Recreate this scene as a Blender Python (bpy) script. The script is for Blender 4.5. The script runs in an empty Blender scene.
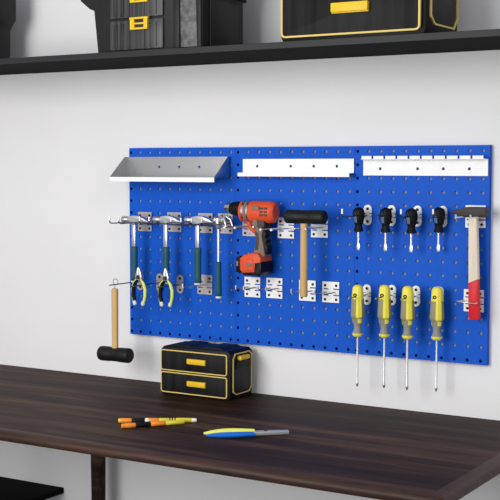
import bpy, bmesh, math, random
from mathutils import Vector, Matrix
random.seed(7)
S = bpy.context.scene
COL = S.collection
PI = math.pi

# ------------------------------------------------------------------ camera
CP = Vector((2.3884582, -3.1982769, 0.5532470)); YAW, PIT, ROL, F = 0.5425495, -0.0693990, 0.0004481, 1214.189
W3 = 1.22809 / 3; H = 0.61
FW = Vector((-math.sin(YAW)*math.cos(PIT), math.cos(YAW)*math.cos(PIT), math.sin(PIT)))
_r = Vector((math.cos(YAW), math.sin(YAW), 0)); _u = _r.cross(FW)
CR = _r*math.cos(ROL) + _u*math.sin(ROL); CU = -_r*math.sin(ROL) + _u*math.cos(ROL)
cd = bpy.data.cameras.new('camera'); cam = bpy.data.objects.new('camera', cd); COL.objects.link(cam)
cd.sensor_width = 36; cd.lens = F/500*36; cd.clip_end = 50
cam.matrix_world = Matrix((( CR.x, CU.x, -FW.x, CP.x), (CR.y, CU.y, -FW.y, CP.y), (CR.z, CU.z, -FW.z, CP.z), (0,0,0,1)))
S.camera = cam

# ------------------------------------------------------------------ light
S.view_settings.view_transform = 'Standard'; S.view_settings.look = 'None'
S.view_settings.gamma = 1; S.view_settings.exposure = 0
w = bpy.data.worlds.new('world'); S.world = w; w.use_nodes = True
w.node_tree.nodes['Background'].inputs[0].default_value = (0.93, 0.94, 1, 1)
w.node_tree.nodes['Background'].inputs[1].default_value = 0.60
def area(name, loc, target, size, power, col=(1,1,1)):
    l = bpy.data.lights.new(name, 'AREA'); l.shape = 'RECTANGLE'; l.size, l.size_y = size; l.energy = power; l.color = col
    o = bpy.data.objects.new(name, l); COL.objects.link(o); o.location = loc
    o.rotation_euler = (Vector(target)-Vector(loc)).to_track_quat('-Z', 'Y').to_euler(); return o
area('soft_box', (0.0, -3.3, 0.85), (0.75, 0, 0.25), (1.5, 2.0), 80, (1, 0.985, 0.96))
area('fill_light', (3.4, -2.6, 1.6), (1.0, 0, 0.2), (1.2, 1.2), 12)

# ------------------------------------------------------------------ helpers
def ray(px, py): return FW + CR*((px-250)/F) - CU*((py-250)/F)
def at(px, py, Y):
    d = ray(px, py); return CP + d*((Y-CP.y)/d.y)
def atz(px, py, Z):
    d = ray(px, py); return CP + d*((Z-CP.z)/d.z)

def mat(name, col, rough=.5, metal=0, spec=.5, noise=0, scale=20, stretch=None, bump=0, coat=0):
    m = bpy.data.materials.new(name); m.use_nodes = True; nt = m.node_tree; b = nt.nodes['Principled BSDF']
    b.inputs['Roughness'].default_value = rough; b.inputs['Metallic'].default_value = metal
    b.inputs['Specular IOR Level'].default_value = spec*(1 if metal else .45); b.inputs['Base Color'].default_value = (*col, 1)
    if coat: b.inputs['Coat Weight'].default_value = coat
    tc = nt.nodes.new('ShaderNodeTexCoord'); mp = nt.nodes.new('ShaderNodeMapping'); nz = nt.nodes.new('ShaderNodeTexNoise')
    nt.links.new(tc.outputs['Object'], mp.inputs[0]); nt.links.new(mp.outputs[0], nz.inputs['Vector'])
    nz.inputs['Scale'].default_value = scale; nz.inputs['Detail'].default_value = 4
    if stretch: mp.inputs['Scale'].default_value = stretch
    k = noise if noise else .04
    rp = nt.nodes.new('ShaderNodeValToRGB')
    rp.color_ramp.elements[0].position = .3; rp.color_ramp.elements[1].position = .7
    rp.color_ramp.elements[0].color = (*[c*(1-k) for c in col], 1); rp.color_ramp.elements[1].color = (*[min(1, c*(1+k)) for c in col], 1)
    nt.links.new(nz.outputs['Fac'], rp.inputs[0]); nt.links.new(rp.outputs[0], b.inputs['Base Color'])
    if bump:
        bp = nt.nodes.new('ShaderNodeBump'); bp.inputs['Strength'].default_value = bump; bp.inputs['Distance'].default_value = .002
        nt.links.new(nz.outputs['Fac'], bp.inputs['Height']); nt.links.new(bp.outputs[0], b.inputs['Normal'])
    return m

M = dict(
 wall=mat('white_wall_paint', (.80,.795,.80), .75, noise=.02, scale=3),
 floor=mat('grey_floor', (.16,.16,.16), .6),
 blue=mat('blue_powder_coat', (.005,.094,.56), .5, noise=.05, scale=60, spec=.25),
 steel=mat('brushed_steel', (.50,.50,.50), .28, 1, noise=.05, scale=30, stretch=(1,1,30)),
 chrome=mat('chrome', (.66,.66,.67), .33, .85),
 rod=mat('dark_steel_wire', (.18,.17,.17), .3, 1),
 white=mat('white_powder_coat', (.93,.93,.93), .4),
 plate=mat('zinc_plate', (.46,.42,.41), .4, .45, noise=.06, scale=90),
 black=mat('black_plastic', (.006,.006,.0065), .45, spec=.35),
 rubber=mat('black_rubber', (.010,.010,.010), .5, noise=.3, scale=40),
 shelf=mat('black_shelf_laminate', (.0045,.0048,.005), .8, noise=.1, spec=.1),
 shelfsheen=mat('charcoal_front_sheen', (.020,.021,.022), .5, noise=.05),  # shelf black lightened: front-face sheen put into the colour
 charcoal=mat('charcoal_plastic', (.014,.014,.0145), .5, noise=.15, scale=30),
 greyp=mat('scuffed_grey_plastic', (.12,.12,.12), .5, noise=.45, scale=60, bump=.5),
 ribs=mat('ribbed_black_plastic', (.048,.048,.049), .35, noise=.7, scale=45, stretch=(2,2,.06)),
 ribs2=mat('vertical_grain_black_plastic', (.008,.008,.0085), .5, spec=.3, noise=.7, scale=45, stretch=(1,1,.05)),
 yel=mat('yellow_plastic', (.80,.52,.02), .4), 
 trim=mat('pale_yellow_trim', (.72,.54,.15), .45),
 lemon=mat('lemon_handle_plastic', (.88,.80,.10), .35),
 grip=mat('grey_grip_rubber', (.30,.28,.17), .6),
 neck=mat('light_grey_grip_rubber', (.27,.27,.24), .5),
 slate=mat('slate_blue_plastic', (.085,.145,.24), .4),
 teal=mat('teal_grip_rubber', (.012,.085,.125), .45, noise=.1),
 wood=mat('pale_beech', (.62,.41,.17), .55, noise=.12, scale=14, stretch=(6,6,.6)),
 ash=mat('bleached_ash', (.78,.68,.53), .55, noise=.08, scale=14, stretch=(6,6,.6)),
 red=mat('red_paint', (.66,.012,.02), .4),
 orange=mat('orange_plastic', (.72,.088,.028), .42, noise=.06),
 dgrey=mat('dark_grey_grip', (.07,.06,.055), .6),
 taupe=mat('taupe_grip', (.22,.16,.13), .6),
 forged=mat('dark_forged_steel', (.030,.025,.021), .6, .15, noise=.15),
 lime=mat('lime_grip', (.70,.80,.20), .4), cream=mat('cream_plastic', (.80,.80,.66), .4),
 penor=mat('orange_barrel', (.85,.27,.03), .35), penyel=mat('mustard_barrel', (.70,.60,.05), .35),
 bblue=mat('bright_blue_plastic', (.008,.14,.62), .35), byel=mat('light_yellow_plastic', (.80,.80,.14), .35),
 hole_glint=mat('pale_hole_glint', (.24,.27,.36), .7),  # tone for the lit wall glimpsed through the peg holes
 blade=mat('satin_grey_blade', (.42,.43,.43), .4, .5, noise=.08),
)
# desk wood: long dark streaks
def wood_mat():
    m = bpy.data.materials.new('dark_walnut'); m.use_nodes = True; nt = m.node_tree; b = nt.nodes['Principled BSDF']
    tc = nt.nodes.new('ShaderNodeTexCoord'); mp = nt.nodes.new('ShaderNodeMapping'); mp.inputs['Scale'].default_value = (.9, 9, 9)
    nz = nt.nodes.new('ShaderNodeTexNoise'); nz.inputs['Scale'].default_value = 1.6; nz.inputs['Detail'].default_value = 6; nz.inputs['Roughness'].default_value = .55
    mp2 = nt.nodes.new('ShaderNodeMapping'); mp2.inputs['Scale'].default_value = (2, 60, 60)
    n2 = nt.nodes.new('ShaderNodeTexNoise'); n2.inputs['Scale'].default_value = 2; n2.inputs['Detail'].default_value = 3
    rp = nt.nodes.new('ShaderNodeValToRGB'); e = rp.color_ramp.elements
    e[0].position = .30; e[0].color = (.012,.0062,.0050,1); e[1].position = .72; e[1].color = (.095,.054,.033,1)
    x = e.new(.5); x.color = (.030,.0145,.0105,1)
    mx = nt.nodes.new('ShaderNodeMath'); mx.operation = 'MULTIPLY_ADD'; mx.inputs[1].default_value = .35
    L = nt.links.new
    L(tc.outputs['Object'], mp.inputs[0]); L(mp.outputs[0], nz.inputs['Vector']); L(tc.outputs['Object'], mp2.inputs[0]); L(mp2.outputs[0], n2.inputs['Vector'])
    sub = nt.nodes.new('ShaderNodeMath'); sub.operation = 'SUBTRACT'; sub.inputs[1].default_value = .5; L(n2.outputs['Fac'], sub.inputs[0])
    L(sub.outputs[0], mx.inputs[0]); L(nz.outputs['Fac'], mx.inputs[2]); L(mx.outputs[0], rp.inputs[0]); L(rp.outputs[0], b.inputs['Base Color'])
    b.inputs['Roughness'].default_value = .55; b.inputs['Specular IOR Level'].default_value = .08
    return m
M['walnut'] = wood_mat()
def edge_mat():
    m = mat('walnut_edging', (.040,.018,.012), .5, noise=.45, scale=10, stretch=(.6,5,5)); return m
M['edge'] = edge_mat()

# --- bmesh builders
def box(bm, x0, x1, y0, y1, z0, z1, bev=0, seg=2):
    r = bmesh.ops.create_cube(bm, size=1); vs = r['verts']
    for v in vs: v.co = Vector(((x0+x1)/2+v.co.x*(x1-x0), (y0+y1)/2+v.co.y*(y1-y0), (z0+z1)/2+v.co.z*(z1-z0)))
    if bev:
        es = list({e for v in vs for e in v.link_edges})
        bmesh.ops.bevel(bm, geom=es, offset=bev, segments=seg, profile=.5, affect='EDGES')
def prism(bm, pts, axis, a, b, bev=0, seg=2):
    """polygon pts extruded along axis ('x','y','z') from a to b"""
    def P(p, t):
        return {'y': (p[0], t, p[1]), 'x': (t, p[0], p[1]), 'z': (p[0], p[1], t)}[axis]
    va = [bm.verts.new(P(p, a)) for p in pts]; vb = [bm.verts.new(P(p, b)) for p in pts]
    n = len(pts); fs = [bm.faces.new(va), bm.faces.new(vb[::-1])]
    for i in range(n): fs.append(bm.faces.new((va[i], vb[i], vb[(i+1)%n], va[(i+1)%n])))
    bmesh.ops.recalc_face_normals(bm, faces=fs)
    if bev:
        es = [e for f in fs[:2] for e in f.edges]
        bmesh.ops.bevel(bm, geom=list(set(es)), offset=bev, segments=seg, profile=.5, affect='EDGES')
def lathe(bm, prof, origin=(0,0,0), axis=(0,0,1), n=20, a0=0, a1=2*PI, sx=1, sy=1):
    """prof: (t, r) along axis"""
    ax = Vector(axis).normalized(); q = ax.to_track_quat('Z', 'Y') if abs(ax.z) < .999 else (Matrix.Identity(3).to_quaternion() if ax.z > 0 else Matrix.Rotation(PI, 3, 'X').to_quaternion())
    O = Vector(origin); full = abs(a1-a0-2*PI) < 1e-6; m = n if full else n+1
    rings = []
    for t, r in prof:
        rings.append([bm.verts.new(O + q @ Vector((max(r,1e-5)*sx*math.cos(a0+(a1-a0)*k/n), max(r,1e-5)*sy*math.sin(a0+(a1-a0)*k/n), t))) for k in range(m)])
    for A, B in zip(rings, rings[1:]):
        for k in range(n if full else n):
            k2 = (k+1) % m
            bm.faces.new((A[k], A[k2], B[k2], B[k]))
    if full:
        bm.faces.new(rings[0][::-1]); bm.faces.new(rings[-1])
def tube(bm, pts, r, n=10, closed=False):
    P = [Vector(p) for p in pts]; rings = []
    rr = r if isinstance(r, (list, tuple)) else [r]*len(P)
    N = len(P); up = None
    for i, p in enumerate(P):
        a = P[(i-1) % N] if (closed or i) else p; b = P[(i+1) % N] if (closed or i < N-1) else p
        d = (b-a).normalized()
        if up is None:
            up = d.orthogonal().normalized()
        else:
            up = (up - d*up.dot(d)).normalized()
        s = d.cross(up)
        rings.append([bm.verts.new(p + (up*math.cos(2*PI*k/n) + s*math.sin(2*PI*k/n))*rr[i]) for k in range(n)])
    pr = list(zip(rings, rings[1:])) + ([(rings[-1], rings[0])] if closed else [])
    for A, B in pr:
        for k in range(n): bm.faces.new((A[k], A[(k+1)%n], B[(k+1)%n], B[k]))
    if not closed: bm.faces.new(rings[0][::-1]); bm.faces.new(rings[-1])
def arc(c, r, a0, a1, n, plane='xz'):
    out = []
    for i in range(n+1):
        a = a0+(a1-a0)*i/n; u, v = r*math.cos(a), r*math.sin(a)
        out.append({'xz': (c[0]+u, c[1], c[2]+v), 'yz': (c[0], c[1]+u, c[2]+v), 'xy': (c[0]+u, c[1]+v, c[2])}[plane])
    return out
def rrect(x0, x1, z0, z1, r, n=4):
    o = []
    for cx, cz, a in ((x1-r, z0+r, -PI/2), (x1-r, z1-r, 0), (x0+r, z1-r, PI/2), (x0+r, z0+r, PI)):
        for i in range(n+1): o.append((cx+r*math.cos(a+PI/2*i/n), cz+r*math.sin(a+PI/2*i/n)))
    return o
def sheet(bm, xs, zs, holes, y, t, rad, n=12):
    """perforated sheet in the xz plane: cell boundaries xs, zs; holes[(i,j)] = (cx, cz); front face at y, thickness t going back"""
    V = {}
    def v(x, yy, z):
        k = (round(x, 6), round(yy, 6), round(z, 6))
        if k not in V: V[k] = bm.verts.new((x, yy, z))
        return V[k]
    for i in range(len(xs)-1):
        for j in range(len(zs)-1):
            x0, x1, z0, z1 = xs[i], xs[i+1], zs[j], zs[j+1]
            for yy, fl in ((y, 0), (y+t, 1)):
                c = [v(x0,yy,z0), v(x1,yy,z0), v(x1,yy,z1), v(x0,yy,z1)]
                if (i, j) not in holes:
                    bm.faces.new(c if not fl else c[::-1]); continue
                cx, cz = holes[(i, j)]
                ring = [v(cx+rad*math.cos(-3*PI/4+2*PI*k/n), yy, cz+rad*math.sin(-3*PI/4+2*PI*k/n)) for k in range(n)]
                q = n//4
                for s in range(4):
                    seg = [ring[(s*q+k) % n] for k in range(q+1)]
                    f = [c[s], c[(s+1) % 4]] + seg[::-1]
                    bm.faces.new(f if not fl else f[::-1])
            if (i, j) in holes:
                cx, cz = holes[(i, j)]
                p = [(cx+rad*math.cos(-3*PI/4+2*PI*k/n), cz+rad*math.sin(-3*PI/4+2*PI*k/n)) for k in range(n)]
                for k in range(n):
                    a, b = p[k], p[(k+1) % n]
                    bm.faces.new((v(a[0],y,a[1]), v(b[0],y,b[1]), v(b[0],y+t,b[1]), v(a[0],y+t,a[1])))
    X0, X1, Z0, Z1 = xs[0], xs[-1], zs[0], zs[-1]
    for (a, b) in [(xs[i], xs[i+1]) for i in range(len(xs)-1)]:
        bm.faces.new((v(a,y,Z0), v(a,y+t,Z0), v(b,y+t,Z0), v(b,y,Z0))); bm.faces.new((v(a,y,Z1), v(b,y,Z1), v(b,y+t,Z1), v(a,y+t,Z1)))
    for (a, b) in [(zs[i], zs[i+1]) for i in range(len(zs)-1)]:
        bm.faces.new((v(X0,y,a), v(X0,y,b), v(X0,y+t,b), v(X0,y+t,a))); bm.faces.new((v(X1,y,a), v(X1,y+t,a), v(X1,y+t,b), v(X1,y,b)))

def mesh_obj(name, build, m, parent=None, smooth=35, loc=None):
    bm = bmesh.new(); build(bm); 
    bmesh.ops.recalc_face_normals(bm, faces=bm.faces[:])
    me = bpy.data.meshes.new(name); bm.to_mesh(me); bm.free()
    for mm in (m if isinstance(m, (list, tuple)) else [m]): me.materials.append(mm)
    if smooth:
        me.polygons.foreach_set('use_smooth', [True]*len(me.polygons))
        try: me.set_sharp_from_angle(angle=math.radians(smooth))
        except Exception: pass
    o = bpy.data.objects.new(name, me); COL.objects.link(o)
    if parent: o.parent = parent
    if loc is not None: o.location = loc
    return o
def root(name, loc, label, cat, group=None, rz=0):
    o = bpy.data.objects.new(name, None); COL.objects.link(o); o.location = loc; o.rotation_euler = (0, 0, rz)
    o.empty_display_size = .02; o['label'] = label; o['category'] = cat
    if group: o['group'] = group
    return o
def dup(r, loc, label=None, rz=None):
    def cp(o, par):
        c = o.copy(); COL.objects.link(c)
        if par: c.parent = par
        for ch in [x for x in COL.objects if x.parent == o]: cp(ch, c)
        return c
    n = cp(r, None); n.location = loc
    if label: n['label'] = label
    if rz is not None: n.rotation_euler = (0, 0, rz)
    return n
def struct(name, build, m, smooth=0):
    o = mesh_obj(name, build, m, None, smooth); o['kind'] = 'structure'; return o

# ------------------------------------------------------------------ setting
WY = .017
struct('wall_back', lambda b: box(b, -3.2, 3.6, WY, WY+.1, -.95, 2.2), M['wall'])
struct('floor', lambda b: box(b, -3.2, 3.6, -4.5, WY+.1, -1.05, -.95), M['floor'])

# long black wall shelf above
SZ = .8855
r = root('wall_shelf', (.7, WY, SZ), 'long black shelf mounted on the wall above the blue pegboards', 'shelf')
mesh_obj('shelf_board', lambda b: box(b, -2.2, 1.5, -.345, 0, -.017, 0, .0015), M['shelf'], r, 0)
mesh_obj('front_sheen_strip', lambda b: box(b, -2.2, 1.5, -.3465, -.345, -.0172, .0002, .0004), M['shelfsheen'], r, 0)  # strip added to carry the painted sheen of the shelf front
for x in (-1.7, -.35, 1.2):
    mesh_obj('shelf_support', lambda b: prism(b, [(0,-.017), (-.05,-.017), (0,-.045)], 'x', x-.002, x+.002), M['black'], r, 0) if x > 1.3 or x < -1.3 else None

# low black shelf under the desk, at left
P = at(64, 487.5, WY)
r = root('low_shelf', (P.x, WY, P.z), 'black shelf board on the wall beneath the desk at lower left', 'shelf')
mesh_obj('shelf_board', lambda b: box(b, -1.3, 0, -.32, 0, -.02, 0, .0015), M['shelf'], r, 0)

# ------------------------------------------------------------------ desk
DZ = -.153; DX0, DX1, DY0, DY1 = -1.76, 1.44, -.82, .013
FLOOR = -.95
r = root('desk', (DX0, DY1, FLOOR), 'long dark walnut desk with a rounded framed edge against the wall', 'desk')
ox, oy, oz = DX0, DY1, FLOOR
TH = .026; BD = .045
def rel(x, y, z): return (x-ox, y-oy, z-oz)
mesh_obj('desktop_panel', lambda b: box(b, DX0+BD-ox, DX1-BD-ox, DY0+BD-oy, 0, DZ-TH-oz, DZ-oz), M['walnut'], r, 0)
def edge_strip(b, p, q, inward, m0, m1):
    """bullnose strip: profile in (inward, z), mitred at the ends"""
    prof = [(BD, 0), (.010, 0), (.004, -.003), (.0005, -.009), (.001, -.015), (.006, -.021), (.014, -.0255), (BD, -.026)]
    d = (Vector(q)-Vector(p)).normalized(); inn = Vector(inward)
    rings = []
    for E, s, mt in ((Vector(p), 1, m0), (Vector(q), -1, m1)):
        rings.append([b.verts.new(E + inn*u + d*s*(u if mt else 0) + Vector((0,0,v))) for u, v in prof])
    n = len(prof)
    for k in range(n): b.faces.new((rings[0][k], rings[1][k], rings[1][(k+1)%n], rings[0][(k+1)%n]))
    b.faces.new(rings[0]); b.faces.new(rings[1][::-1])
mesh_obj('front_edging', lambda b: edge_strip(b, rel(DX0,DY0,DZ), rel(DX1,DY0,DZ), (0,1,0), 1, 1), M['edge'], r, 50)
mesh_obj('end_edging', lambda b: edge_strip(b, rel(DX1,DY0,DZ), rel(DX1,DY1,DZ), (-1,0,0), 1, 0), M['edge'], r, 50)
mesh_obj('end_edging', lambda b: edge_strip(b, rel(DX0,DY0,DZ), rel(DX0,DY1,DZ), (1,0,0), 1, 0), M['edge'], r, 50)
for x, y in ((-.083,-.07), (1.36,-.07), (-1.68,-.07), (-.22,-.74), (1.36,-.74), (-1.68,-.74)):
    mesh_obj('leg', lambda b: lathe(b, [(0,.020), (.72,.026), (DZ-TH-FLOOR,.030)], (x-ox, y-oy, 0), n=20), M['walnut'], r)

# ------------------------------------------------------------------ pegboard panels
def peg_mesh(b):
    cols = [.0075] + [.0425+.0386*k for k in range(10)]; rows = [.5947-.03893*k for k in range(16)][::-1]
    xs = [0] + [(cols[i]+cols[i+1])/2 for i in range(10)] + [W3-.0006]
    zs = [0] + [(rows[i]+rows[i+1])/2 for i in range(15)] + [H]
    holes = {(i, j): (cols[i], rows[j]) for i in range(11) for j in range(16)}
    sheet(b, xs, zs, holes, 0, .0012, .0048)
def flange(b):
    e = W3-.0006
    box(b, 0, .0012, .0015, .0165, 0, H); box(b, e-.0012, e, .0015, .0165, 0, H)
    box(b, 0, e, .0015, .0165, 0, .0012); box(b, 0, e, .0015, .0165, H-.0012, H)
    box(b, .0012, .020, .0145, .0155, .002, H-.002); box(b, .019, .020, .0015, .015, .002, H-.002)
    box(b, .02, e-.002, .0145, .0155, .0015, .020); box(b, .02, e-.002, .0015, .015, .019, .020)
def mk_panel(i, lab):
    r = root('pegboard_panel', (i*W3, 0, 0), lab, 'pegboard', 'blue pegboard panels on the wall')
    return r
p0 = mk_panel(0, 'left blue metal pegboard panel, behind the claw hammers and the steel tray')
mesh_obj('perforated_face', peg_mesh, M['blue'], p0, 30); mesh_obj('folded_rim', flange, M['blue'], p0, 0)
mesh_obj('added_glint_sheet', lambda b: box(b, .0215, W3-.003, .0045, .0055, .0215, H-.003), M['hole_glint'], p0, 0)  # added sheet behind the face, gives the holes their light glints
dup(p0, (W3, 0, 0), 'middle blue metal pegboard panel, behind the drill and rubber mallet')
dup(p0, (2*W3, 0, 0), 'right blue metal pegboard panel, behind the eight screwdrivers')

# ------------------------------------------------------------------ trays on the board
r = root('tool_tray', (-.009, 0, .517), 'brushed steel tray with slanted ends at the top of the left pegboard', 'tray')
TWd = .398
def tb(b):
    xs = [0] + [TWd*k/8 for k in range(1, 8)] + [TWd]
    holes = {}
    hx = [at(160,167,0).x+.009, at(180,167,0).x+.009, at(200,167,0).x+.009]
    xs = [0] + [h-.02 for h in hx] + [hx[-1]+.02, TWd]
    xs = sorted(xs); zs = [0, .022, .042, .064]
    for i in range(len(xs)-1):
        for h in hx:
            if xs[i] < h < xs[i+1] and xs[i+1]-xs[i] < .09: holes[(i, 1)] = (h, .032)
    sheet(b, xs, zs, holes, -.004, .0012, .0042)
mesh_obj('back_plate', tb, M['steel'], r, 30)
mesh_obj('base_plate', lambda b: box(b, 0, TWd, -.092, -.003, -.0012, 0), M['steel'], r, 0)
mesh_obj('front_lip', lambda b: box(b, 0, TWd, -.0932, -.092, -.014, 0), M['white'], r, 0)
for x in (0, TWd-.0012):
    mesh_obj('end_plate', lambda b: prism(b, [(-.003,0), (-.003,.064), (-.014,.064), (-.092,0)], 'x', x, x+.0012), M['steel'], r, 0)

A = at(243, 159, -.004); Bq = at(354, 159, -.004); C0 = at(243, 172.5, -.004)
r = root('tool_tray', (A.x, 0, .532), 'narrow white metal tray with a low front lip on the middle pegboard', 'tray')
wd = Bq.x-A.x
def tb2(b):
    hx = [at(x,168,0).x-A.x for x in (258,291.5,314.5,337.6)]
    xs = [0, .01]; holes = {}
    for h in hx: xs += [h-.012, h+.012]
    xs += [wd]; zs = [0, .012, .028, A.z-.532]
    for i in range(len(xs)-1):
        for h in hx:
            if xs[i] < h < xs[i+1]: holes[(i, 1)] = (h, .0195)
    sheet(b, xs, zs, holes, -.005, .002, .0045)
mesh_obj('back_plate', tb2, M['white'], r, 30)
mesh_obj('base_plate', lambda b: box(b, 0, wd, -.034, -.003, -.0012, 0), M['white'], r, 0)
mesh_obj('front_lip', lambda b: box(b, 0, wd, -.0355, -.034, -.0115, -.0012), M['white'], r, 0)

A = at(363.5, 160, -.004); Bq = at(488.2, 160, -.004)
r = root('tool_rack', (A.x, 0, .525), 'white metal tool rack with a slotted top edge on the right pegboard', 'rack')
wd = Bq.x-A.x
def tb3(b):
    hx = [at(x,167.7,0).x-A.x for x in (381,418.3,444,470)]
    xs = [0]; holes = {}
    for h in hx: xs += [h-.012, h+.012]
    xs += [wd]; zs = [0, .011, .029, .046]
    for i in range(len(xs)-1):
        for h in hx:
            if xs[i] < h < xs[i+1]: holes[(i, 1)] = (h, .0195)
    sheet(b, xs, zs, holes, -.005, .002, .0045)
mesh_obj('face_plate', tb3, M['white'], r, 30)
def comb(b):
    box(b, 0, wd, -.022, -.004, .046, .0472)
    n = 10; pit = (wd-.004)/10
    for k in range(n): box(b, k*pit+.003, (k+1)*pit-.003, -.0232, -.022, .046, .056)
    for k in range(n): box(b, k*pit+.003, (k+1)*pit-.003, -.022, -.010, .046, .0476)
mesh_obj('slotted_edge', comb, M['white'], r, 0)

# ------------------------------------------------------------------ brackets with hooks
def prong_path(x, L, up, y0=-.006):
    p = [(x, y0, 0)]
    p.append((x, y0-L+.012, 0))
    if up:
        p += [(x, y0-L+.004, .0015), (x, y0-L, .006), (x, y0-L, up)]
    else: p.append((x, y0-L, 0))
    return p
def wide_bracket(px, py, L, up, label, name='double_hook', mt='plate', gap=.018, ball=False, w=.056, droop=0, group=None, rodm='rod', prongs=2):
    o = at(px, py, 0)
    r = root(name, (o.x, -.0016, o.z), label, 'hook', group)
    def pl(b):
        h = w/2
        for z0, z1 in ((.011,.031), (-.031,-.011)):
            xs = [-h, -h/2, -.009, .009, h/2, h]; xs = [-h, -.011, .011, h]; zs = [z0, z1]
            zc = (z0+z1)/2
            sheet(b, xs, zs, {(0,0): (-.0185, zc-.001), (1,0): (0, zc+(.002 if z0 > 0 else -.002)), (2,0): (.0185, zc-.001)}, -.0028, .002, .0036)
        box(b, -h, h, -.0036, -.0016, -.0075, .0075); box(b, -.008, .008, -.0014, 0, -.031, .031)
        box(b, -h, -h+.004, -.0026, -.0008, -.012, .012)
    mesh_obj('mounting_plate', pl, M[mt], r, 30)
    for sx_ in (-.0185, .0185):
        for sz_ in (.020, -.022):
            mesh_obj('hole_shade_disc', lambda b: lathe(b, [(0,.0040), (.0010,.0040), (.0014,.003)], (sx_,-.0028,sz_), (0,-1,0), 12), M['black'], r)  # black disc paints the shade inside an outer plate hole
    for s in ([-1, 1] if prongs == 2 else [0]):
        pth = [(x, y, z - droop*(-y)) for x, y, z in prong_path(s*gap, L, up)]
        mesh_obj('prong', lambda b: tube(b, pth, .0019, 8), M[rodm], r, 60)
        if ball: mesh_obj('prong_tip', lambda b: lathe(b, [(-.004,0), (-.0035,.003), (0,.0042), (.0035,.003), (.004,0)], pth[-1], (0,-1,0), 12), M['white'], r)
        elif up: mesh_obj('prong_tip', lambda b: tube(b, [Vector(pth[-1])+Vector((0,-.0004,-.012)), Vector(pth[-1])+Vector((0,-.0004,.001))], .0025, 8), M['chrome'], r)
    return r
HG = 'two-pronged hooks of the upper hammer row'
for px, py, lab in ((145.5,221.5,'two-pronged metal hook holding the claw hammer nearest the left edge of the pegboard'),
                    (175,222,'two-pronged metal hook holding the second claw hammer from the left'),
                    (206,223,'two-pronged metal hook holding the third claw hammer from the left'),
                    (226,223.5,'two-pronged metal hook holding the ball-headed hammer beside the drill')):
    wide_bracket(px, py, .158, .022, lab, group=HG, w=.054, gap=.018)
wide_bracket(251, 226, .115, 0, 'two-pronged metal hook mostly hidden behind the orange drill', ball=True, rodm='chrome')
wide_bracket(286.5, 228, .115, 0, 'white-plated hook between the orange drill and the hanging rubber mallet head', mt='white', ball=True, rodm='chrome')
wide_bracket(320, 227, .115, 0, 'white-plated hook behind the right end of the hanging rubber mallet head', mt='white', ball=False, rodm='chrome')
wide_bracket(205.5, 284.5, .12, .012, 'metal three-hole hook below the third claw hammer handle', w=.056, rodm='chrome', prongs=1)
LG = 'white plated hooks in the lower row of the middle panel'
for px, py, lab in ((253,287,'white-plated double hook directly below the drill battery, leftmost of its lower row'),
                    (275,288,'white-plated double hook just right of the one below the drill battery'),
                    (308,290.5,'white-plated double hook behind the bottom end of the rubber mallet handle'),
                    (331.3,292,'white-plated double hook right of the rubber mallet handle end')):
    wide_bracket(px, py, .07, .010, lab, mt='white', group=LG, gap=.014)

def single_bracket(px, py, L, up, label, mt='white', droop=0, group=None, rodm='rod', w=.0255):
    o = at(px, py, 0)
    r = root('single_hook', (o.x, -.0016, o.z), label, 'hook', group)
    def pl(b):
        h = w/2
        def cap(z0, z1, top):
            pts = [(-h, z0), (h, z0)] if top else [(h, z1), (-h, z1)]
            zc = z1-h if top else z0+h
            a0 = 0 if top else PI
            pts += [(h*math.cos(a0+PI*k/8), zc+h*math.sin(a0+PI*k/8)) for k in range(9)]
            prism(b, pts, 'y', -.0028, -.0008)
        cap(.006, .030, True); cap(-.030, -.006, False)
        box(b, -h, h, -.0038, -.0018, -.004, .004); box(b, -.005, .005, -.0014, 0, -.027, .027)
    mesh_obj('mounting_plate', pl, M[mt], r, 30)
    for z in (.0185, -.0185):
        mesh_obj('hole_shade_disc', lambda b: lathe(b, [(0,.0042), (.0012,.0042), (.0016,.003)], (0,-.0028,z), (0,-1,0), 12), M['black'], r)  # black disc stands for a dark, shaded hole in the plate
    pth = [(x, y, z-droop*(-y)) for x, y, z in prong_path(0, L, up)]
    mesh_obj('prong', lambda b: tube(b, pth, .0019, 8), M[rodm], r, 60)
    if up > .015: mesh_obj('prong_tip', lambda b: tube(b, [Vector(pth[-1])+Vector((0,-.0004,-.013)), Vector(pth[-1])+Vector((0,-.0004,.001))], .0027, 8), M['white'], r)
    return r
o_ = 'above the yellow screwdriver row'
single_bracket(368.2, 215, .160, .022, 'single white hook with upturned tip holding the leftmost black screwdriver')
single_bracket(392, 215.5, .085, .008, 'single white hook holding the second black screwdriver from the left')
single_bracket(418, 216, .110, .022, 'single white hook with upturned tip holding the third black screwdriver from the left')
single_bracket(443.3, 216.5, .066, .022, 'single white hook holding the black screwdriver nearest the wooden handled hammer')
single_bracket(367.5, 294.5, .115, 0, 'single white hook holding the leftmost yellow screwdriver')
single_bracket(392.4, 295, .105, 0, 'single white hook holding the second yellow screwdriver from the left')
single_bracket(416.5, 296, .100, 0, 'single white hook holding the third yellow screwdriver from the left')
single_bracket(440, 297, .050, 0, 'single hook hidden behind the yellow screwdriver nearest the red-handled hammer')
single_bracket(141, 281, .160, 0, 'metal hook behind the left pliers carrying the wire-hung mallet', 'plate', droop=.0)
single_bracket(160.3, 282.5, .155, 0, 'metal hook between the two pliers carrying the left pliers', 'plate', droop=.0)
single_bracket(180.8, 284, .12, 0, 'metal hook right of the two pliers carrying the right pliers', 'plate', droop=.0)

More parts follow.
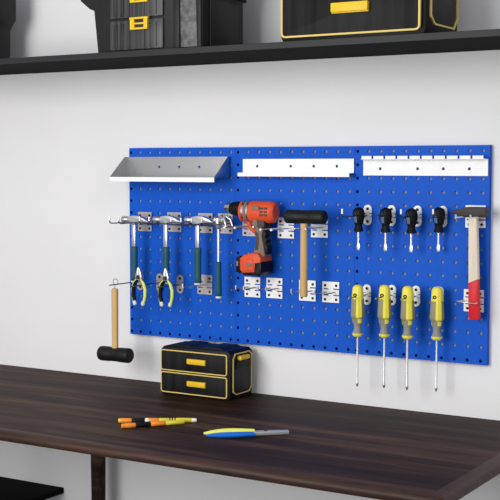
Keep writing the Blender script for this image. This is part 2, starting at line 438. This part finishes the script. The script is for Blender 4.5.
# ------------------------------------------------------------------ claw hammers
def mk_hammer(px, label, ty=-.062):
    o = at(px, 223.2, ty)
    r = root('claw_hammer', tuple(o), label, 'hammer', 'teal-handled claw hammers')
    return r, o
h0, o = mk_hammer(134, 'teal-handled claw hammer overhanging the left edge of the pegboard')
S0 = .0032
def head(b):
    # cheek + face
    pts = [(-.018,.000), (-.018,.022), (.004,.026), (.022,.025), (.042,.018), (.062,.006), (.062,.003), (.030,.003), (.012,.000), (.008,-.006), (-.008,-.006)]
    prism(b, [(x,z+.001) for x, z in pts], 'y', -.010, .010, .003)
def face(b):
    lathe(b, [(0,.0105), (.010,.0105), (.014,.0118), (.028,.0120), (.030,.011)], (-.014,0,.0125), (-1,0,0), 20)
mesh_obj('head', head, M['chrome'], h0, 40); mesh_obj('striking_face', face, M['chrome'], h0, 40)
def shaft(b): box(b, -.0075, .0075, -.005, .005, -.082, .004, .003)
mesh_obj('shaft', shaft, M['chrome'], h0)
def gripm(b):
    lathe(b, [(0,.0105), (.003,.0128), (.02,.0125), (.06,.0118), (.10,.0122), (.116,.0130), (.120,.010)], (0,0,-.080), (0,0,-1), 18, sy=.8)
mesh_obj('grip', gripm, M['teal'], h0)
mesh_obj('end_cap', lambda b: lathe(b, [(0,.0105), (.003,.0125), (.0055,.0115)], (0,0,-.1985), (0,0,-1), 18, sy=.8), M['cream'], h0)
h0.scale = (1, 1, .93)
dup(h0, tuple(at(165.8, 223.4, -.062)), 'teal-handled claw hammer hanging second from left, between its two look-alikes')
dup(h0, tuple(at(197.6, 223.8, -.055)), 'teal-handled claw hammer hanging third from left, above a three-hole hook plate')

# hammer with head turned toward the viewer
o = at(218.6, 222, -.06)
r = root('ball_head_hammer', tuple(o), 'slim teal-handled hammer with rounded chrome head just left of the orange drill', 'hammer', rz=math.radians(-18))
def hb(b):
    lathe(b, [(0,0), (.002,.008), (.008,.012), (.016,.012), (.022,.007), (.030,.008), (.034,.013), (.050,.013), (.053,.010)], (-.022,0,.006), (1,0,.0), 20)
mesh_obj('head', hb, M['chrome'], r, 40)
def claw(b):
    for s in (-1, 1):
        tube(b, [(.012,0,.012), (.028,s*.008,.018), (.043,s*.012,.008), (.051,s*.013,-.012)], [.010,.007,.005,.002], 10)
mesh_obj('claw', claw, M['chrome'], r, 60)
mesh_obj('socket', lambda b: lathe(b, [(0,.010), (.012,.012), (.026,.0095), (.034,.006)], (0,0,.012), (0,0,-1), 18), M['chrome'], r)
mesh_obj('shaft', lambda b: lathe(b, [(0,.0052), (.11,.0050)], (0,0,-.018), (0,0,-1), 14), M['chrome'], r)
mesh_obj('grip', lambda b: lathe(b, [(0,.006), (.004,.0085), (.04,.0088), (.09,.0098), (.104,.010), (.108,.008)], (0,0,-.122), (0,0,-1), 18), M['teal'], r)
mesh_obj('end_cap', lambda b: lathe(b, [(0,.009), (.003,.0098), (.006,.0085)], (0,0,-.229), (0,0,-1), 18), M['cream'], r)

# ------------------------------------------------------------------ pliers
def mk_pliers(px, py, Y, label):
    o = at(px, py, Y)
    r = root('pliers', tuple(o), label, 'pliers', 'black and lime handled pliers'); return r
pl = mk_pliers(139.2, 278, -.112, 'lime and black handled pliers hanging at the pegboard\'s left edge, below the leftmost hammer')
def jaw(s):
    def f(b):
        prism(b, [(0,-.006), (s*.011,-.004), (s*.012,.006), (s*.008,.020), (s*.002,.035), (0,.035)], 'y', -.006, .006, .0015)
    return f
for s in (-1, 1): mesh_obj('jaw', jaw(s), M['chrome'], pl, 30)
mesh_obj('pivot', lambda b: lathe(b, [(0,.0065), (.009,.0065), (.0105,.005)], (0,0,.003), (0,-1,0), 18), M['forged'], pl)
def hd(s, off, rr):
    def f(b):
        p = [(s*.006,0,-.004), (s*.016,0,-.016), (s*.0225,0,-.034), (s*.0225,0,-.055), (s*.018,0,-.074), (s*.0145,0,-.082)]
        tube(b, [(x+off[0], y+off[1], z) for x, y, z in p], rr, 12)
    return f
for s in (-1, 1):
    mesh_obj('handle', hd(s, (0,0), [.0045,.0065,.007,.0068,.006,.005]), M['black'], pl, 60)
mesh_obj('grip_stripe', hd(1, (.0025,-.0035), [.003,.0052,.0055,.0053,.0048,.003]), M['lime'], pl, 60)
mesh_obj('grip_stripe', hd(-1, (-.0030,-.0010), [.0036,.0048,.0046,.0040,.0040,.003]), M['lime'], pl, 60)
for s in (-1, 1):
    mesh_obj('handle_tip', lambda b: tube(b, [(s*.0185,-.002,-.073), (s*.0150,-.002,-.083), (s*.0125,-.002,-.0855)], [.0058,.0066,.004], 12), M['cream'], pl, 60)
dup(pl, tuple(at(166.2, 279.2, -.076)), 'lime and black handled pliers hanging below the second hammer, right of the other pliers')

# ------------------------------------------------------------------ mallets
def mallet(o, label, hl, hr, up, rad, lh, wr, woodmat, name='rubber_mallet'):
    """o: world point where the handle meets the head; up=+1 handle goes up, -1 handle goes down"""
    r = root(name, tuple(o), label, 'mallet')
    L = hl+hr; zc = -up*rad*.8
    mesh_obj('head', lambda b: lathe(b, [(0,rad*.80), (.003,rad*.95), (.008,rad), (L*.32,rad), (L*.35,rad*.95), (L*.65,rad*.95), (L*.68,rad), (L-.008,rad), (L-.003,rad*.95), (L,rad*.80)], (-hl,0,zc), (1,0,0), 28), M['rubber'], r, 40)
    mesh_obj('handle', lambda b: lathe(b, [(0,wr*.95), (lh*.5,wr), (lh-.004,wr*1.05), (lh,wr*.8)], (0,0,0), (0,0,up), 20, sy=.85), woodmat, r)
    return r
o = at(115.2, 348.5, -.135)
r = mallet(o, 'black rubber mallet with wooden handle hanging head down on a wire, left of the pegboard', .060, .060, 1, .0235, .192, .0112, M['wood'])
mesh_obj('hanging_wire', lambda b: tube(b, [(0,0,.19), (.001,0,.204)] + arc((.003,0,.2135), .0095, -PI/2, 1.35*PI, 18, 'xz'), .0011, 8), M['rod'], r, 60)
o = at(304, 222.5, -.088)
r = mallet(o, 'black rubber mallet with wooden handle hanging head up beside the orange drill', .060, .070, -1, .0205, .215, .0112, M['wood'])
r.children[0].location.z = -.003

# ------------------------------------------------------------------ cordless drill
Y = -.05; O = at(258, 212, Y)
def px(poly, y=Y): return [((at(a, b_, y)-O).x, (at(a, b_, y)-O).z) for a, b_ in poly]
r = root('cordless_drill', tuple(O), 'orange and black cordless drill hanging upright on the middle pegboard', 'drill')
def body(b):
    x0 = (at(244,212,Y)-O).x; x1 = (at(276,212,Y)-O).x; L = x1-x0; R = .0335
    lathe(b, [(0,R*.80), (.006,R*.93), (L*.25,R*.95), (L*.30,R), (L*.85,R), (L*.95,R*.93), (L,R*.75)], (x0,.0,0), (1,0,0), 28, sx=.82, sy=1.0)
mesh_obj('motor_housing', body, M['orange'], r, 40)
for k, (a, c, rr, m_) in enumerate(((242,244.5,.031,'orange'), (244.5,247,.0318,'steel'), (247,249.5,.0325,'taupe'), (249.5,251.5,.0332,'steel'))):
    xa = (at(a,212,Y)-O).x; xc = (at(c,212,Y)-O).x
    mesh_obj(['collar','torque_ring','gear_case','torque_ring'][k], lambda b: lathe(b, [(0,rr*.95), (.001,rr), (xc-xa-.001,rr), (xc-xa,rr*.95)], (xa,0,.001), (1,0,0), 28, sx=.82, sy=1.0), M[m_], r, 40)
xa = (at(231.5,208,Y)-O).x; xc = (at(242.5,208,Y)-O).x
mesh_obj('chuck', lambda b: lathe(b, [(0,.0175), (.004,.0195), ((xc-xa)*.6,.0215), (xc-xa,.022)], (xa,0,.009), (1,0,0), 24), M['black'], r, 40)
xb = (at(225.5,208,Y)-O).x
mesh_obj('chuck_jaws', lambda b: lathe(b, [(0,.008), (.002,.0125), (.012,.0135), (xa-xb+.001,.0135)], (xb,0,.011), (1,0,0), 8), M['steel'], r, 20)
def vent(b):
    for k in range(3):
        for j in range(2):
            x = (at(264+4.3*j,212,Y)-O).x; z = .012-.010*k
            box(b, x, x+.011, -.0290, -.026, z-.003, z+.003, .001)
mesh_obj('vent', vent, M['dgrey'], r, 0)
YF = Y-.021
mesh_obj('rating_plate', lambda b: prism(b, px([(252,205.5),(259,206.5),(259,210.5),(252,210)], Y-.027), 'y', -.0295, -.024, .001), M['taupe'], r, 0)
mesh_obj('handle', lambda b: prism(b, px([(253,219),(264,221),(263,227),(261.5,236),(263.5,247),(264.5,257),(252.5,257),(253.5,249),(255.5,243),(256,234),(253.5,229),(251,225)], YF), 'y', -.021, .021, .006), M['taupe'], r, 40)
mesh_obj('handle_core', lambda b: prism(b, px([(254.8,231.5),(258.5,233),(259,242),(258,250),(254.6,250),(256,241)], YF), 'y', -.0225, .018, .002), M['dgrey'], r, 40)
mesh_obj('upper_cover', lambda b: prism(b, px([(256.5,220),(264,221),(264,227),(261,229),(257.5,228)], YF), 'y', -.0225, .018, .002), M['dgrey'], r, 40)
mesh_obj('handle_spine', lambda b: prism(b, px([(261,222),(266,223),(266.5,228),(265,230),(266.8,234),(265.3,237),(267.2,240),(266,243),(268,247),(267.5,254),(263.5,255),(263,244),(261.5,236)], Y-.014), 'y', -.016, .016, .005), M['black'], r, 40)
mesh_obj('trigger_guard', lambda b: tube(b, [(p[0],0,p[1]) for p in px([(248,216),(248.8,222),(250.5,227),(253.5,230.5),(257.5,233.5),(260,237),(261,241)], Y)], [.009,.0085,.007,.0065,.006,.006,.005], 12), M['orange'], r, 60)
mesh_obj('trigger', lambda b: prism(b, px([(252,219),(257,219),(257,229),(254,227),(253,224)], Y-.01), 'y', -.010, .010, .002), M['dgrey'], r, 40)
YB = Y-.036
mesh_obj('battery_pack', lambda b: prism(b, px([(239.5,258),(243,255),(252,252.8),(257.5,253.5),(260.5,258),(260.5,271),(257,274),(242,273.5),(239.5,270)], YB), 'y', -.036, .036, .006), M['orange'], r, 40)
mesh_obj('battery_base', lambda b: prism(b, px([(254.5,263),(261.2,262),(261.2,273),(258,276.2),(243,275),(242,272.5),(254,272)], YB), 'y', -.0375, .0375, .004), M['black'], r, 40)
mesh_obj('release_clip', lambda b: prism(b, px([(235.3,257),(239,256),(242,260),(242.5,270),(239,273.5),(235.3,272)], YB), 'y', -.034, .030, .004), M['black'], r, 40)
mesh_obj('clip_tab', lambda b: prism(b, px([(236,261),(238,261),(238,266),(236,266)], YB), 'y', -.0355, -.02, .001), M['taupe'], r, 0)
mesh_obj('battery_rib', lambda b: prism(b, px([(243,260),(253,259.5),(254,270),(242.5,271),(244.5,266)], YB), 'y', -.0385, -.03, .002), M['orange'], r, 40)
mesh_obj('battery_label', lambda b: prism(b, px([(246,263),(252.5,263),(252.8,266.3),(246,266.3)], YB), 'y', -.0400, -.036, .0008), M['taupe'], r, 0)
mesh_obj('hanging_stud', lambda b: lathe(b, [(0,.003), (.003,.0035), (.005,.002)], (px([(257.5,226.7)])[0][0],-.0235,px([(257.5,226.7)])[0][1]), (0,-1,0), 12), M['white'], r)
r.location.z += .0

# ------------------------------------------------------------------ black stubby screwdrivers
o = at(358.6, 215.5, -.045)
bs = root('black_screwdriver', tuple(o), 'black stubby screwdriver hanging leftmost in the upper screwdriver row', 'screwdriver', 'black stubby screwdrivers in the upper row')
def bh(b):
    lathe(b, [(0,.004), (.003,.011), (.008,.0155), (.018,.0178), (.030,.0174), (.042,.0145), (.050,.0112), (.056,.0108), (.060,.0120), (.066,.0138), (.069,.0140), (.071,.009)], (0,0,.024), (0,0,-1), 12)
mesh_obj('handle', bh, M['black'], bs, 25)
def lab(b):
    prof = [(.014,.0163), (.018,.0170), (.030,.0165), (.038,.0143)]
    lathe(b, [(t, rr) for t, rr in prof], (0,0,.024), (0,0,1), 8, -PI/2-.55, -PI/2+.45)
def lab2(b):
    lathe(b, [(-.044,.0149), (-.040,.0160), (-.030,.0182), (-.024,.0186)], (0,0,.024), (0,0,1), 8, -PI/2-.50, -PI/2+.15)
mesh_obj('label_patch', lab2, M['slate'], bs, 40)
mesh_obj('warning_triangle', lambda b: tube(b, [(-.0085,-.0167,.0045), (-.0045,-.0176,.012), (-.0005,-.0180,.0045)], .0010, 6, True), M['slate'], bs, 60)
mesh_obj('blade', lambda b: (lathe(b, [(0,.0036), (.030,.0034), (.036,.0034)], (0,0,-.046), (0,0,-1), 12), prism(b, [(-.0034,-.078), (.0034,-.078), (.0052,-.088), (.0046,-.100), (-.0046,-.100), (-.0052,-.088)], 'y', -.0016, .0016, .0005)), M['chrome'], bs, 30)
dup(bs, tuple(at(385.8, 216, -.045)), 'black stubby screwdriver hanging second from left in the upper screwdriver row')
dup(bs, tuple(at(411.5, 216.8, -.045)), 'black stubby screwdriver hanging third from left in the upper screwdriver row')
b4 = dup(bs, tuple(at(438.8, 215.8, -.030)), 'black stubby screwdriver hanging nearest the wooden-handled hammer')

# ------------------------------------------------------------------ yellow screwdrivers
o = at(357.8, 295, -.062)
ys = root('yellow_screwdriver', tuple(o), 'yellow and grey screwdriver hanging leftmost, on the seam of two pegboard panels', 'screwdriver', 'yellow and grey long screwdrivers in the lower row')
def yb(b): lathe(b, [(0,.004), (.002,.009), (.006,.0128), (.012,.0145), (.030,.0155), (.072,.0178), (.086,.0185), (.092,.0182), (.096,.0155), (.098,.013)], (0,0,.030), (0,0,-1), 12)
ys.scale = (1.08, 1.08, 1)
mesh_obj('handle', yb, M['lemon'], ys, 24)
mesh_obj('waist', lambda b: lathe(b, [(0,.0145), (.012,.0125), (.022,.0100), (.032,.0100), (.042,.0130), (.046,.0138), (.050,.012)], (0,0,-.066), (0,0,-1), 18), M['neck'], ys)
mesh_obj('collar', lambda b: lathe(b, [(0,.0120), (.002,.0145), (.006,.0142), (.010,.0115), (.012,.008)], (0,0,-.109), (0,0,-1), 18), M['lemon'], ys)
for k in range(3):
    c = -PI/2 - .28 + k*2*PI/3
    mesh_obj('grip_panel', lambda b: lathe(b, [(-.0975,.0150), (-.092,.0188), (-.086,.0191), (-.072,.0184), (-.042,.0170), (-.040,.0155)], (0,0,.030), (0,0,1), 6, c-.62, c+.42), M['grip'], ys, 40)
    mesh_obj('waist_patch', lambda b: lathe(b, [(-.014,.0131), (-.008,.0142), (-.002,.0153)], (0,0,-.066), (0,0,1), 5, c+.75, c+1.65), M['lemon'], ys, 40)
mesh_obj('hanging_hole_rim', lambda b: tube(b, arc((-.001,-.0150,.001), .0036, 0, PI*2*11/12, 11), .0017, 8, True), M['black'], ys, 60)
mesh_obj('blade', lambda b: lathe(b, [(0,.0030), (.130,.0030), (.134,.0040), (.140,.0040), (.146,.0015)], (0,0,-.120), (0,0,-1), 12), M['chrome'], ys)
dup(ys, tuple(at(384.7, 295.3, -.062)), 'yellow and grey screwdriver hanging second from left in the lower row')
dup(ys, tuple(at(407.8, 296.4, -.062)), 'yellow and grey screwdriver hanging third from left in the lower row')
dup(ys, tuple(at(437.2, 297.2, -.040)), 'yellow and grey screwdriver hanging nearest the red-painted hammer handle')

# ------------------------------------------------------------------ machinist hammer
wide_bracket(476, 216.5, .090, .008, 'white two-pronged hook carrying the dark hammer head at far right', mt='white', w=.058, gap=.021, rodm='white')
hr2 = wide_bracket(474.2, 300.5, .001, 0, 'white bracket with a wire loop around the red hammer handle', name='loop_bracket', mt='white', w=.058, gap=.023, rodm='white')
o = at(474.5, 218.5, -.034)
r = root('cross_peen_hammer', tuple(o), 'wooden hammer with dark wedge head and red-dipped handle at far right', 'hammer')
def hp(pts, y): return [((at(a, b_, y)-o).x, (at(a, b_, y)-o).z) for a, b_ in pts]
mesh_obj('head', lambda b: prism(b, hp([(450.5,211.5),(464,207.6),(467,207),(484.5,207.4),(486,208.5),(486,216.5),(484.5,217.4),(465,217.2),(458,215.5),(450.5,213.3)], -.046), 'y', -.013, .013, .003), M['forged'], r, 40)
def hh(b, z0, z1, n0):
    pass
hx0 = -.0165
def hseg(pts):
    return lambda b: prism(b, hp(pts, -.042), 'y', -.009, .009, .003)
mesh_obj('handle', hseg([(468.3,217.5),(476.5,217.5),(477.3,250),(478.0,279.5),(468.2,283.5),(468.2,250)]), M['ash'], r, 40)
mesh_obj('painted_grip', hseg([(468.2,283.5),(478.0,279.5),(478.4,300),(478.8,318),(477.5,320),(469.5,319.5),(468.4,317),(468.0,300)]), M['red'], r, 40)
lo = Vector(hr2.location)
mesh_obj('wire_loop', lambda b: tube(b, [(-.028,-.004,0), (-.033,-.030,0), (-.030,-.050,.001), (-.024,-.055,.001), (.018,-.055,-.002), (.024,-.050,-.002), (.025,-.030,0), (.025,-.004,0)], .0019, 8), M['chrome'], hr2, 60)

# ------------------------------------------------------------------ toolboxes with drawers
def frame_ring(b, x0, x1, z0, z1, rad, t, ya, yb_):
    o_ = rrect(x0, x1, z0, z1, rad); i_ = rrect(x0+t, x1-t, z0+t, z1-t, max(rad-t, .001))
    n = len(o_); L = []
    for y in (ya, yb_):
        L.append(([b.verts.new((p[0], y, p[1])) for p in o_], [b.verts.new((p[0], y, p[1])) for p in i_]))
    for k in range(n):
        j = (k+1) % n
        for (A, Bq) in ((L[0][0], L[0][1]), (L[1][1], L[1][0]), (L[0][1], L[1][1]), (L[1][0], L[0][0])):
            b.faces.new((A[k], A[j], Bq[j], Bq[k]))
def toolbox(loc, Wd, D, Ht, label, s, foot=.008, hx=.545):
    """front at y=0, back at y=D; origin bottom front left"""
    r = root('drawer_toolbox', loc, label, 'toolbox')
    def case(b):
        prism(b, [(.004*s,0), (Wd-.004*s,0), (Wd,.010*s), (Wd,Ht-.010*s), (Wd-.010*s,Ht), (.010*s,Ht), (0,Ht-.010*s), (0,.010*s)], 'y', 0, D, .003*s)
    mesh_obj('case', case, M['black'], r, 40)
    def lid(b):
        prism(b, [(.03*s,Ht-.001), (Wd-.03*s,Ht-.001), (Wd-.045*s,Ht+.006*s), (Wd*.62,Ht+.006*s), (Wd*.58,Ht+.002*s), (Wd*.42,Ht+.002*s), (Wd*.38,Ht+.006*s), (.045*s,Ht+.006*s)], 'y', .012*s, D-.012*s, .001*s)
    mesh_obj('lid', lid, M['black'], r, 40)
    hh_ = (Ht-foot*s*2)/2
    for k in range(2):
        z0 = foot*s + k*(hh_+.002*s); z1 = z0+hh_-.004*s
        d = mesh_obj('drawer', lambda b: prism(b, rrect(.006*s, Wd-.008*s, z0, z1, .006*s), 'y', -.006*s, .001, .001*s), M['ribs2'], r, 40)
        mesh_obj('drawer_trim', lambda b: frame_ring(b, .005*s, Wd-.007*s, z0-.001*s, z1+.001*s, .008*s, .0030*s, -.0085*s, -.004*s), M['trim'], d, 40)
        zc = (z0+z1)/2 + .001*s; xc = Wd*hx
        mesh_obj('drawer_handle', lambda b: (box(b, xc-.033*s, xc+.033*s, -.014*s, -.005*s, zc-.006*s, zc+.009*s, .001*s), box(b, xc-.033*s, xc+.033*s, -.011*s, -.005*s, zc-.008*s, zc-.003*s, .001*s)), M['yel'], d, 30)
    # end panels with yellow outline and a carrying handle
    def ringx(b):
        n0 = len(b.verts)
        o_ = [(.10,.16), (.22,.095), (.84,.095), (.96,.19), (.96,.86), (.86,.94), (.20,.94), (.10,.84)]
        t = .0032*s
        cx, cz = .53*D, .5*Ht
        for ya, yb_ in ((Wd-.001, Wd+.003*s),):
            out = [(p[0]*D, p[1]*Ht) for p in o_]
            inn = [(cx+(p[0]-cx)*(1-2*t/(.86*D)), cz+(p[1]-cz)*(1-2*t/(.86*Ht))) for p in out]
            V = [[b.verts.new((x, p[0], p[1])) for p in q] for x in (ya, yb_) for q in (out, inn)]
            n = 8
            for k in range(n):
                j = (k+1) % n
                for A, Bq in ((V[0], V[1]), (V[2], V[3]), (V[0], V[2]), (V[1], V[3])):
                    b.faces.new((A[k], A[j], Bq[j], Bq[k]))
    mesh_obj('side_trim', ringx, M['trim'], r, 30)
    mesh_obj('side_panel', lambda b: prism(b, [(.16*D,.16*Ht), (.26*D,.10*Ht), (.80*D,.10*Ht), (.91*D,.19*Ht), (.91*D,.70*Ht), (.16*D,.70*Ht)], 'x', Wd-.001, Wd+.0015*s, .0005), M['charcoal'], r, 30)
    mesh_obj('carry_handle', lambda b: (box(b, Wd-.001, Wd+.016*s, .30*D, .72*D, Ht*.80, Ht*.885, .003*s)), M['yel'], r, 40)
    mesh_obj('handle_recess', lambda b: prism(b, [(.20*D,.62*Ht), (.86*D,.62*Ht), (.80*D,.78*Ht), (.26*D,.78*Ht)], 'x', Wd-.001, Wd+.005*s, .001), M['black'], r, 30)
    return r
toolbox((.221, -.139, DZ), .254, .127, .149, 'black two-drawer toolbox with pale yellow outlines standing on the desk', 1)
toolbox((.738, -.300, SZ), .425, .216, .30, 'large black toolbox with yellow outline and handle on the wall shelf at right', 1.62, hx=.51)

# ------------------------------------------------------------------ modular black case on the shelf
r = root('modular_toolbox', (.100, -.300, SZ), 'charcoal modular toolbox with yellow latches in the middle of the wall shelf', 'toolbox')
W_, D_ = .388, .215
def cs(b):
    prism(b, [(.010,0), (W_-.004,0), (W_,.02), (W_,.148), (W_+.012,.168), (W_+.012,.30), (-.055,.30), (-.055,.160), (-.022,.135), (-.004,.128)], 'y', 0, D_, .004)
mesh_obj('case', cs, M['charcoal'], r, 40)
for z0, z1 in ((.006, .092), (.098, .27)):
    def rb(b):
        box(b, .062, .252, -.008, .001, z0, z1, .003)
        for x in (.074, .086, .104, .110, .132, .185, .205, .228): box(b, x, x+.003, -.0105, -.007, z0+.006, z1-.010, .0008)
    d = mesh_obj('drawer', rb, M['ribs'], r, 40)
    zl = .088 if z0 < .05 else .166
    def latch(b):
        box(b, .140, .206, -.018, -.008, zl+.004, zl+.010, .0015); box(b, .142, .204, -.018, -.008, zl-.026, zl-.020, .0015)
        box(b, .142, .150, -.018, -.008, zl-.022, zl+.006, .0015); box(b, .196, .204, -.018, -.008, zl-.022, zl+.006, .0015)
        box(b, .149, .197, -.017, -.008, zl-.011, zl-.006, .001); box(b, .148, .156, -.0165, -.008, zl-.022, zl+.006, .001); box(b, .190, .198, -.0165, -.008, zl-.022, zl+.006, .001)
    mesh_obj('latch', latch, M['yel'], d, 30)
mesh_obj('corner_post', lambda b: box(b, .292, .314, -.014, .002, .002, .150, .003), M['charcoal'], r, 40)
mesh_obj('front_panel', lambda b: prism(b, [(.316,.004), (.372,.004), (.368,.160), (.314,.145)], 'y', -.010, .001, .002), M['greyp'], r, 40)
mesh_obj('corner_post', lambda b: prism(b, [(.373,.0), (.387,.0), (.387,.165), (.370,.165)], 'y', -.014, .002, .003), M['charcoal'], r, 40)
mesh_obj('lid_ridge', lambda b: tube(b, [(.292,-.012,.146), (.370,-.014,.166), (.392,-.012,.170), (W_+.012,.10,.170), (W_+.012,D_-.01,.152)], .006, 8), M['black'], r, 40)
mesh_obj('side_panel', lambda b: prism(b, [(.03,.006), (D_-.03,.006), (D_-.03,.138), (.03,.145)], 'x', W_-.001, W_+.005, .002), M['charcoal'], r, 40)

r = root('storage_case', (-.786, -.285, SZ), 'dark grey storage case cut off by the left end of the picture', 'toolbox')
mesh_obj('case', lambda b: prism(b, [(.012,0), (.345,0), (.358,.012), (.360,.118), (.372,.135), (.385,.150), (.390,.30), (-.03,.30), (-.02,.140), (0,.118)], 'y', 0, .20, .006), M['charcoal'], r, 40)
mesh_obj('front_panel', lambda b: box(b, .05, .33, -.006, .001, .01, .115, .003), M['ribs'], r, 40)
mesh_obj('lid_band', lambda b: prism(b, [(.0,.155), (.36,.155), (.365,.27), (-.01,.27)], 'y', -.008, .001, .003), M['charcoal'], r, 40)
mesh_obj('latch', lambda b: box(b, .15, .21, -.016, -.004, .10, .165, .003), M['yel'], r, 40)

# ------------------------------------------------------------------ small tools on the desk
def pen(a, c, segs, rad, label, name):
    A_, B_ = atz(*a, DZ+rad), atz(*c, DZ+rad); d = (B_-A_); L = d.length
    r = root(name, (A_.x, A_.y, DZ), label, 'marker', 'banded markers on the desk', math.atan2(d.y, d.x))
    t = 0
    for nm, f, m_, r0, r1 in segs:
        l = L*f
        mesh_obj(nm, lambda b: lathe(b, [(0,r0*rad*.9), (.001,r0*rad), (l-.001,r1*rad), (l,r1*rad*.9)], (t,0,rad), (1,0,0), 14), M[m_], r, 40)
        t += l
    return r
segs = [('end_cap',.03,'yel',.8,1), ('grip',.14,'penor',1,1), ('band',.17,'black',1.02,1.02), ('grip',.05,'cream',1,1), ('grip',.13,'penor',1,.95), ('barrel',.13,'penyel',.95,1), ('ring_mark',.015,'forged',1.04,1.04), ('barrel',.015,'penyel',1,1), ('ring_mark',.015,'forged',1.04,1.04), ('barrel',.02,'penyel',1,1), ('ring_mark',.015,'forged',1.04,1.04), ('barrel',.20,'penyel',1,1), ('tip',.065,'cream',.9,.75)]
pen((118.3,420.6), (197,420.2), segs, .0068, 'banded orange, black and yellow marker on the desk, longer and farther of the pair', 'marker_pen')
segs2 = [('end_cap',.05,'penor',.9,1), ('grip',.17,'penor',1,1), ('band',.24,'black',1.02,1.02), ('grip',.24,'penor',1,.95), ('barrel',.30,'penyel',.95,.9)]
pen((121.5,426), (184,421.8), segs2, .0068, 'shorter orange and black marker on the desk, nearer of the pair', 'marker_pen')

A_, B_ = atz(203.5,435,DZ+.008), atz(288.5,432.2,DZ+.008); d = B_-A_; L = d.length
r = root('snips', (A_.x, A_.y, DZ), 'cutting tool with blue and yellow handles and grey blades lying on the desk', 'snips', rz=math.atan2(d.y, d.x))
def leafp(y0, bulge, n=12):
    return [(L*.60*k/n, y0 + bulge*math.sin(PI*min(1, .06+k/n*.90))) for k in range(n+1)]
def hnd(s, k0, z1):
    def f(b):
        ks = [k0+(12-k0)*q/14 for q in range(15)]
        out = [(L*.60*k/12, s*(.0012+.019*math.sin(PI*min(1,(.02+.90*(k-k0)/(12-k0))))**.7)) for k in ks]
        inn = [(L*.60*k/12, s*.0004) for k in ks[::-1]]
        prism(b, out+inn, 'z', .001, z1, .0022)
    return f
def grip_tube(y, z, t0, rr, sz):
    def f(b):
        n = len(rr); tube(b, [(L*(t0+(.60-t0)*q/(n-1)), y+.004*abs(2*q/(n-1)-1)*(-1 if y > 0 else 1), z) for q in range(n)], rr, 14)
        for v in b.verts: v.co.z = max(.0004, z + (v.co.z-z)*sz)
    return f
mesh_obj('far_handle', grip_tube(.0075, .0115, .005, [.003,.007,.0095,.0105,.0105,.0098,.0088,.0075], 1.0), M['byel'], r, 60)['label'] = 'yellow handle'
mesh_obj('near_handle', grip_tube(-.0085, .0075, .025, [.003,.0065,.0085,.0092,.0092,.0088,.0082,.0075], .85), M['bblue'], r, 60)['label'] = 'blue handle'
mesh_obj('blade', lambda b: prism(b, [(L*.58,-.010), (L*.72,-.010), (L,-.006), (L,.003), (L*.9,.006), (L*.58,.010)], 'z', .004, .014, .0015), M['blade'], r, 30)
mesh_obj('pivot', lambda b: lathe(b, [(0,.005), (.003,.005), (.004,.003)], (L*.73,0,.0135), (0,0,1), 14), M['forged'], r)
